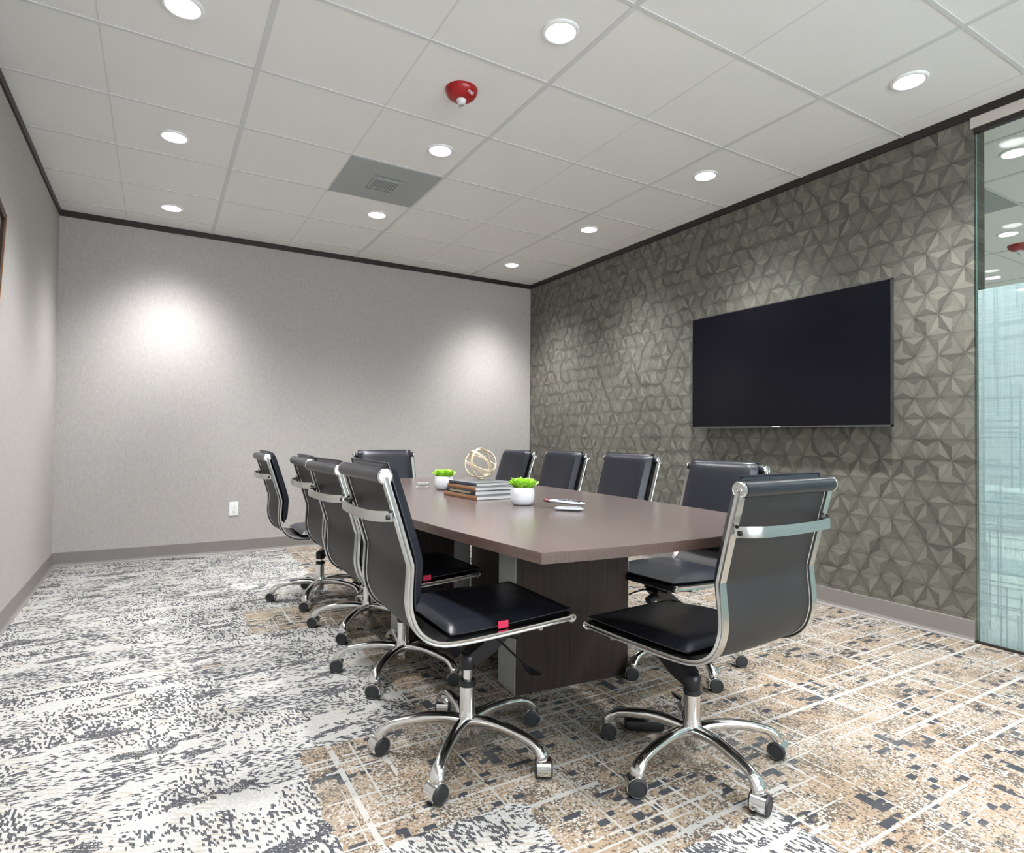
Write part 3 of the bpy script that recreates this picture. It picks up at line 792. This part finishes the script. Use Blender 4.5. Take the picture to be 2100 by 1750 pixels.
def cushion(s0, s1, hw, th, base_off, ext0=0.0, ext1=0.0, front_taper=0.0, seams=()):
    """pillow following the sling between arclengths; ext: straight extension past s0 (beyond the path start)"""
    bm = bmesh.new(); n, m_ = 34, 18; F, Bk = [], []; edge = []
    for i in range(n + 1):
        u = i / n; s = s0 - ext0 + (s1 + ext1 - s0 + ext0) * u
        if s < 0: p, nm, t = at(0); p = p + t * s
        elif s > AL[-1]: p, nm, t = at(AL[-1]); p = p + t * (s - AL[-1])
        else: p, nm, t = at(s)
        fr, bk = [], []
        for k in range(m_ + 1):
            v = -1 + 2 * k / m_; eu = 1 - abs(2 * u - 1) ** 9; ev = 1 - abs(v) ** 9
            g = math.sqrt(max(0, eu * ev)); th_ = th * (1 - front_taper * max(0, (u - .45) / .55) ** 1.5)
            se = sum(.0045 * math.exp(-((v - q) / .022) ** 2) for q in seams)
            mid = .5 * th * .55
            fr.append(p + nm * (base_off + mid + (th_ - mid) * g - se * g) + Vector((0, v * hw, 0)))
            bk.append(p + nm * (base_off + mid - mid * g) + Vector((0, v * hw, 0)))
        F.append([bm.verts.new(c) for c in fr]); Bk.append([bm.verts.new(c) for c in bk])
    for L_ in (F, Bk):
        for i in range(n):
            for k in range(m_): bm.faces.new((L_[i][k], L_[i + 1][k], L_[i + 1][k + 1], L_[i][k + 1]))
    loop = [F[i][0].co.copy() for i in range(n + 1)] + [F[n][k].co.copy() for k in range(1, m_ + 1)] + [F[i][m_].co.copy() for i in range(n - 1, -1, -1)] + [F[0][k].co.copy() for k in range(m_ - 1, 0, -1)]
    bmesh.ops.remove_doubles(bm, verts=bm.verts[:], dist=1e-5)
    pb_ = bmesh.new(); tube(pb_, loop, .0028, 6, True)
    return bm, pb_
def roll_bar(x, z, r_, hw):
    bm = bmesh.new(); lathe(bm, [(r_ * .7, -hw), (r_, -hw + .004), (r_, hw - .004), (r_ * .7, hw)], 24, mtx=Matrix.Translation((x, 0, z)) @ Matrix.Rotation(R(90), 4, 'X')); return bm
def cap(x, z, y, r_, s):
    bm = bmesh.new(); pr_ = [(r_ * .8, 0), (r_, .0015), (r_ * 1.02, .007), (r_ * .86, .0095), (r_ * .80, .0080), (r_ * .42, .0080), (r_ * .36, .0100), (r_ * .18, .0105), (r_ * .12, .0085), (0, .0085)]
    lathe(bm, pr_, 28, mtx=Matrix.Translation((x, y, z)) @ Matrix.Rotation(R(-90) * s, 4, 'X'), cap=False); bmesh.ops.remove_doubles(bm, verts=bm.verts[:], dist=1e-5); return bm
RX, RZ, RR = -.353, .888, .0215
FX, FZ, FR = .258, .428, .0135
def crossbar():
    bm = bmesh.new(); p, nm, t = at(.092)
    x0, z0 = p.x, p.z; w = .0145
    pts = []
    for i in range(25):
        v = -1 + 2 * i / 24
        back = -.040 * (1 - abs(v) ** 10) - .010 * (1 - v * v) - .004
        pts.append(Vector((x0 + back, v * (WF + .003), z0 - .022 + .004 * v * v)))
    sec = [(-.0025, -w), (.0025, -w), (.0032, 0), (.0025, w), (-.0025, w)]
    N = len(pts); rings = []
    for i, q in enumerate(pts):
        tt = (pts[min(i + 1, N - 1)] - pts[max(i - 1, 0)]).normalized(); sd = Vector((0, 0, 1)).cross(tt).normalized()
        rings.append([bm.verts.new(q + sd * a + Vector((0, 0, b))) for a, b in sec])
    for p_, q_ in zip(rings, rings[1:]):
        for i in range(5): bm.faces.new((p_[i], p_[(i + 1) % 5], q_[(i + 1) % 5], q_[i]))
    bm.faces.new(rings[0]); bm.faces.new(rings[-1]); return bm
def bracket(s):
    p, nm, t = at(.092); bm = bmesh.new(); y = s * (WF - .003)
    box(bm, p.x - .022, p.x - .004, y - .0045, y + .0045, p.z - .028, p.z - .014, bev=.002)
    lathe(bm, [(0, 0), (.005, 0), (.005, .004), (0, .004)], 12, mtx=Matrix.Translation((p.x - .014, y + s * .006, p.z - .004)) @ Matrix.Rotation(R(-90) * s, 4, 'X'), cap=False)
    return bm
def arm_me():
    bm = bmesh.new()
    path = cr([(.020, 0, .104), (.07, 0, .113), (.13, 0, .1145), (.19, 0, .107), (.237, 0, .096), (.264, 0, .083), (.279, 0, .066), (.2825, 0, .056)], 5)
    N = len(path); sc_ = []
    for i in range(N):
        t = i / (N - 1); w = .0215 - .005 * min(1, t / .6); h = .0215 - .0055 * min(1, t / .6)
        if t > .62: k = math.sin(min(1, (t - .62) / .30) * PI / 2); w += .0065 * k; h += .004 * k
        if t > .94: w *= .9; h *= .9
        sc_.append((w, h))
    sec = [(math.cos(a), math.sin(a) * (1 if math.sin(a) > 0 else .72)) for a in [2 * PI * i / 14 for i in range(14)]]
    sec = [(math.copysign(abs(a) ** .85, a), b) for a, b in sec]
    sweep(bm, path, sec, Vector((0, -1, 0)), scale=sc_); return bm
def hood():
    bm = bmesh.new(); r_, hw = .0305, .0205; n = 14; A, Bi = [], []
    for i in range(n + 1):
        a = R(-20 + 225 * i / n)
        for L_, rr in ((A, r_), (Bi, r_ - .0025)):
            L_.append([bm.verts.new((rr * math.cos(a), y, .028 + rr * math.sin(a))) for y in (-hw, hw)])
    for i in range(n):
        bm.faces.new((A[i][0], A[i + 1][0], A[i + 1][1], A[i][1])); bm.faces.new((Bi[i][0], Bi[i + 1][0], Bi[i + 1][1], Bi[i][1]))
        for k in (0, 1): bm.faces.new((A[i][k], A[i + 1][k], Bi[i + 1][k], Bi[i][k]))
    for i in (0, n): bm.faces.new((A[i][0], A[i][1], Bi[i][1], Bi[i][0]))
    lathe(bm, [(.007, .050), (.007, .066)], 12, mtx=Matrix.Translation((.0, 0, 0)))
    return bm
def wheel(s):
    bm = bmesh.new(); r_ = .0275
    lathe(bm, [(0, .002), (r_ * .9, .002), (r_, .005), (r_, .021), (r_ * .93, .0255), (r_ * .86, .0262), (r_ * .80, .0245), (0, .0262)], 28, mtx=Matrix.Translation((0, 0, .0277)) @ Matrix.Rotation(R(-90) * s, 4, 'X'), cap=False)
    bmesh.ops.remove_doubles(bm, verts=bm.verts[:], dist=1e-5); return bm
def lift_col():
    bm = bmesh.new(); lathe(bm, [(.020, .050), (.0225, .055), (.0235, .088), (.030, .092), (.031, .112), (.0265, .128), (.0252, .14), (.0252, .217), (.0235, .219)], 32); return bm
def mech():
    bm = bmesh.new()
    lathe(bm, [(.026, .246), (.0275, .250), (.0275, .285), (.022, .292)], 24)
    # arm rising to the seat, a folded steel channel
    pts = [Vector((0.005, 0, .276)), Vector((.05, 0, .300)), Vector((.11, 0, .345)), Vector((.16, 0, .375))]
    sweep(bm, pts, [(-1, -1), (1, -1), (1, 1), (-1, 1)], Vector((0, 1, 0)), scale=[(.026, .022), (.030, .026), (.036, .024), (.034, .014)])
    box(bm, -.085, .170, -.070, -.045, .385, .400, bev=.002); box(bm, -.085, .170, .045, .070, .385, .400, bev=.002)
    box(bm, .02, .14, -.068, .068, .362, .388, bev=.003); box(bm, -.085, -.05, -.068, .068, .380, .396, bev=.003)
    return bm
def spider(s):
    """chrome strut from the mechanism to the side frame"""
    bm = bmesh.new()
    for x in (-.07, .155):
        tube(bm, [Vector((x, s * .055, .392)), Vector((x, s * .12, .392)), Vector((x - .005, s * .17, .403)), Vector((x - .005, s * (WF - .004), .407))], .0065, 8)
    return bm
def knob():
    bm = bmesh.new(); tube(bm, [Vector((.10, 0, .352)), Vector((.155, 0, .335))], .013, 12)
    tube(bm, [Vector((.155, 0, .335)), Vector((.185, 0, .3255))], .0175, 16); return bm
def lever():
    bm = bmesh.new()
    tube(bm, cr([Vector((.06, -.03, .352)), Vector((.07, -.09, .345)), Vector((.085, -.15, .322)), Vector((.10, -.20, .297))], 4), .0035, 8)
    sweep(bm, [Vector((.098, -.19, .300)), Vector((.105, -.215, .291)), Vector((.112, -.245, .287)), Vector((.118, -.268, .291))], circ(1, 12), Vector((1, .2, 0)), scale=[(.006, .003), (.016, .0035), (.018, .0035), (.008, .002)])
    return bm
def piston_me():
    bm = bmesh.new(); lathe(bm, [(.0145, .12), (.0145, .262)], 20); return bm
ME = {}
ME['side_frame+'] = mesh('side_frame', side_frame(WF), 'alu', True); ME['side_frame-'] = mesh('side_frame', side_frame(-WF), 'alu', True)
ME['sling'] = mesh('sling', sling(), 'sling', True)
s_top, s_bot = .012, .402
bm, pb1 = cushion(0.0, .392, .190, .047, .012, ext0=.030); ME['back_cushion'] = mesh('back_cushion', bm, 'leather', True); ME['piping1'] = mesh('piping', pb1, 'leather', True)
bm, pb2 = cushion(AL[-1] - .405, AL[-1], .200, .038, .010, ext1=.014, front_taper=.75); ME['seat_cushion'] = mesh('seat_cushion', bm, 'leather', True); ME['piping2'] = mesh('piping', pb2, 'leather', True)
ME['top_roll'] = mesh('top_roll', roll_bar(RX, RZ, RR, WF + .002), 'leather', True)
ME['front_roll'] = mesh('front_roll', roll_bar(FX, FZ, FR, WF + .002), 'leather', True)
for s, k in ((1, '+'), (-1, '-')):
    ME['tcap' + k] = mesh('end_cap', cap(RX, RZ, s * (WF + .002), RR * .98, s), 'alu', True)
    ME['fcap' + k] = mesh('end_cap', cap(FX, FZ, s * (WF + .002), FR * 1.12, s), 'alu', True)
    ME['bracket' + k] = mesh('crossbar_bracket', bracket(s), 'blackmetal', True)
    ME['spider' + k] = mesh('strut', spider(s), 'chrome', True)
    ME['wheel' + k] = mesh('wheel', wheel(s), 'wheel', True)
ME['crossbar'] = mesh('crossbar', crossbar(), 'alu', True)
ME['arm'] = mesh('base_leg', arm_me(), 'chrome', True)
ME['hood'] = mesh('caster_hood', hood(), 'chrome', True)
ME['lift'] = mesh('lift_column', lift_col(), 'chrome', True)
bm = bmesh.new(); lathe(bm, [(.0262, .212), (.0275, .216), (.0275, .226), (.0235, .231), (.015, .231)], 24); ME['collar'] = mesh('collar', bm, 'black', True)
ME['piston'] = mesh('piston', piston_me(), 'chrome', True)
ME['mech'] = mesh('tilt_mechanism', mech(), 'blackmetal', True)
bm = bmesh.new()
_p, _n, _t = at(AL[-1] - .235)
box(bm, _p.x - .017, _p.x + .017, -.2065, -.2015, _p.z + .012, _p.z + .034, bev=.001); ME['tag'] = mesh('tag', bm, 'red tag')
ME['knob'] = mesh('tension_knob', knob(), 'black', True); ME['lever'] = mesh('height_lever', lever(), 'blackmetal', True)

def chair(x, y, deg, dz, phase, tilt, label, group, swivel, redtag=False):
    t = empty('conference_chair', (x, y, 0), R(deg)); tag(t, label, 'chair', group)
    # base
    for k in range(5):
        a = R(phase + 72 * k - deg)
        put('base_leg', ME['arm'], t, rot=(0, 0, a))
        cs = empty('caster', (.2825 * math.cos(a), .2825 * math.sin(a), 0), R(swivel[k] + 90 - deg)); cs.parent = t
        put('hood', ME['hood'], cs)
        for s in '+-': put('wheel', ME['wheel' + s], cs)
    lc = put('lift_column', ME['lift'], t); put('collar', ME['collar'], lc)
    put('piston', ME['piston'], lc, (0, 0, dz + .012))
    def seatm(o):
        o.matrix_local = Matrix.Translation((0, 0, dz + .4)) @ Matrix.Rotation(-tilt, 4, 'Y') @ Matrix.Translation((0, 0, -.4)); return o
    mc = put('tilt_mechanism', ME['mech'], t, (0, 0, dz)); put('tension_knob', ME['knob'], mc); put('height_lever', ME['lever'], mc)
    for s in '+-':
        seatm(put('side_frame', ME['side_frame' + s], t)); seatm(put('strut', ME['spider' + s], t))
    seatm(put('sling', ME['sling'], t))
    c = seatm(put('back_cushion', ME['back_cushion'], t)); put('piping', ME['piping1'], c)
    c = seatm(put('seat_cushion', ME['seat_cushion'], t)); put('piping', ME['piping2'], c)
    if redtag: put('tag', ME['tag'], c)['label'] = 'pink red fabric tag'
    r1 = seatm(put('top_roll', ME['top_roll'], t)); r3 = seatm(put('front_roll', ME['front_roll'], t))
    cb = seatm(put('crossbar', ME['crossbar'], t))
    for s in '+-': put('end_cap', ME['tcap' + s], r1); put('end_cap', ME['fcap' + s], r3); put('bracket', ME['bracket' + s], cb)
    return t
GL = 'chairs along the left side of the table'; GR = 'chairs along the star wallpaper side of the table'
chair(.510, -.617, -1, .023, 10, 0, 'black leather chair nearest the camera on the left side, red tag on its seat', GL, [60, 150, 285, 285, 150], True)
chair(.565, .125, 2, 0, 10, 0, 'black leather chair second from the camera in the left row', GL, [60, 240, 250, 240, 235], True)
chair(.615, .800, -1, -.004, 12, 0, 'black leather chair third from the camera in the left row', GL, [240, 250, 235, 240, 240])
chair(.520, 1.480, 0, 0, 24, 0, 'black leather chair farthest in the left row, near the back wall', GL, [240, 250, 235, 240, 240])
chair(1.102, -1.022, 93.5, -.018, 46, -.06, 'black leather chair at the near end of the table, its back to the camera', 'chairs at the table ends', [240, 235, 240, 290, 200])
chair(1.655, -.420, 184, -.010, 40, 0, 'black leather chair nearest the glass on the right side, mostly behind the near end chair', GR, [240, 250, 235, 240, 240])
chair(1.675, .285, 183, .006, 22, 0, 'black leather chair second on the right side, below the left edge of the television', GR, [240, 250, 235, 240, 240])
chair(1.680, .945, 183, .003, 8, 0, 'black leather chair third on the right side, in front of the wallpaper', GR, [240, 250, 235, 240, 240])
chair(1.685, 1.590, 180, -.006, 30, 0, 'black leather chair farthest on the right side, against the room corner', GR, [240, 250, 235, 240, 240])
chair(1.017, 1.430, -91, -.006, 54, 0, 'black leather chair at the far end of the table, facing the camera', 'chairs at the table ends', [240, 250, 235, 240, 240])

# black power brick on the carpet behind the near end chair
pk = empty('power_adapter', (1.115, -.790, 0), R(-32)); tag(pk, 'black rounded power brick on the carpet under the near end chair', 'power adapter')
bm = bmesh.new(); box(bm, -.068, .068, -.030, .030, .001, .040, bev=.012); obj('body', bm, 'black', pk, True)
bm = bmesh.new(); tube(bm, cr([Vector((.066, 0, .018)), Vector((.10, .01, .006)), Vector((.15, .06, .005)), Vector((.20, .17, .005)), Vector((.17, .30, .005))], 6), .0035, 8); obj('cable', bm, 'black', pk, True)
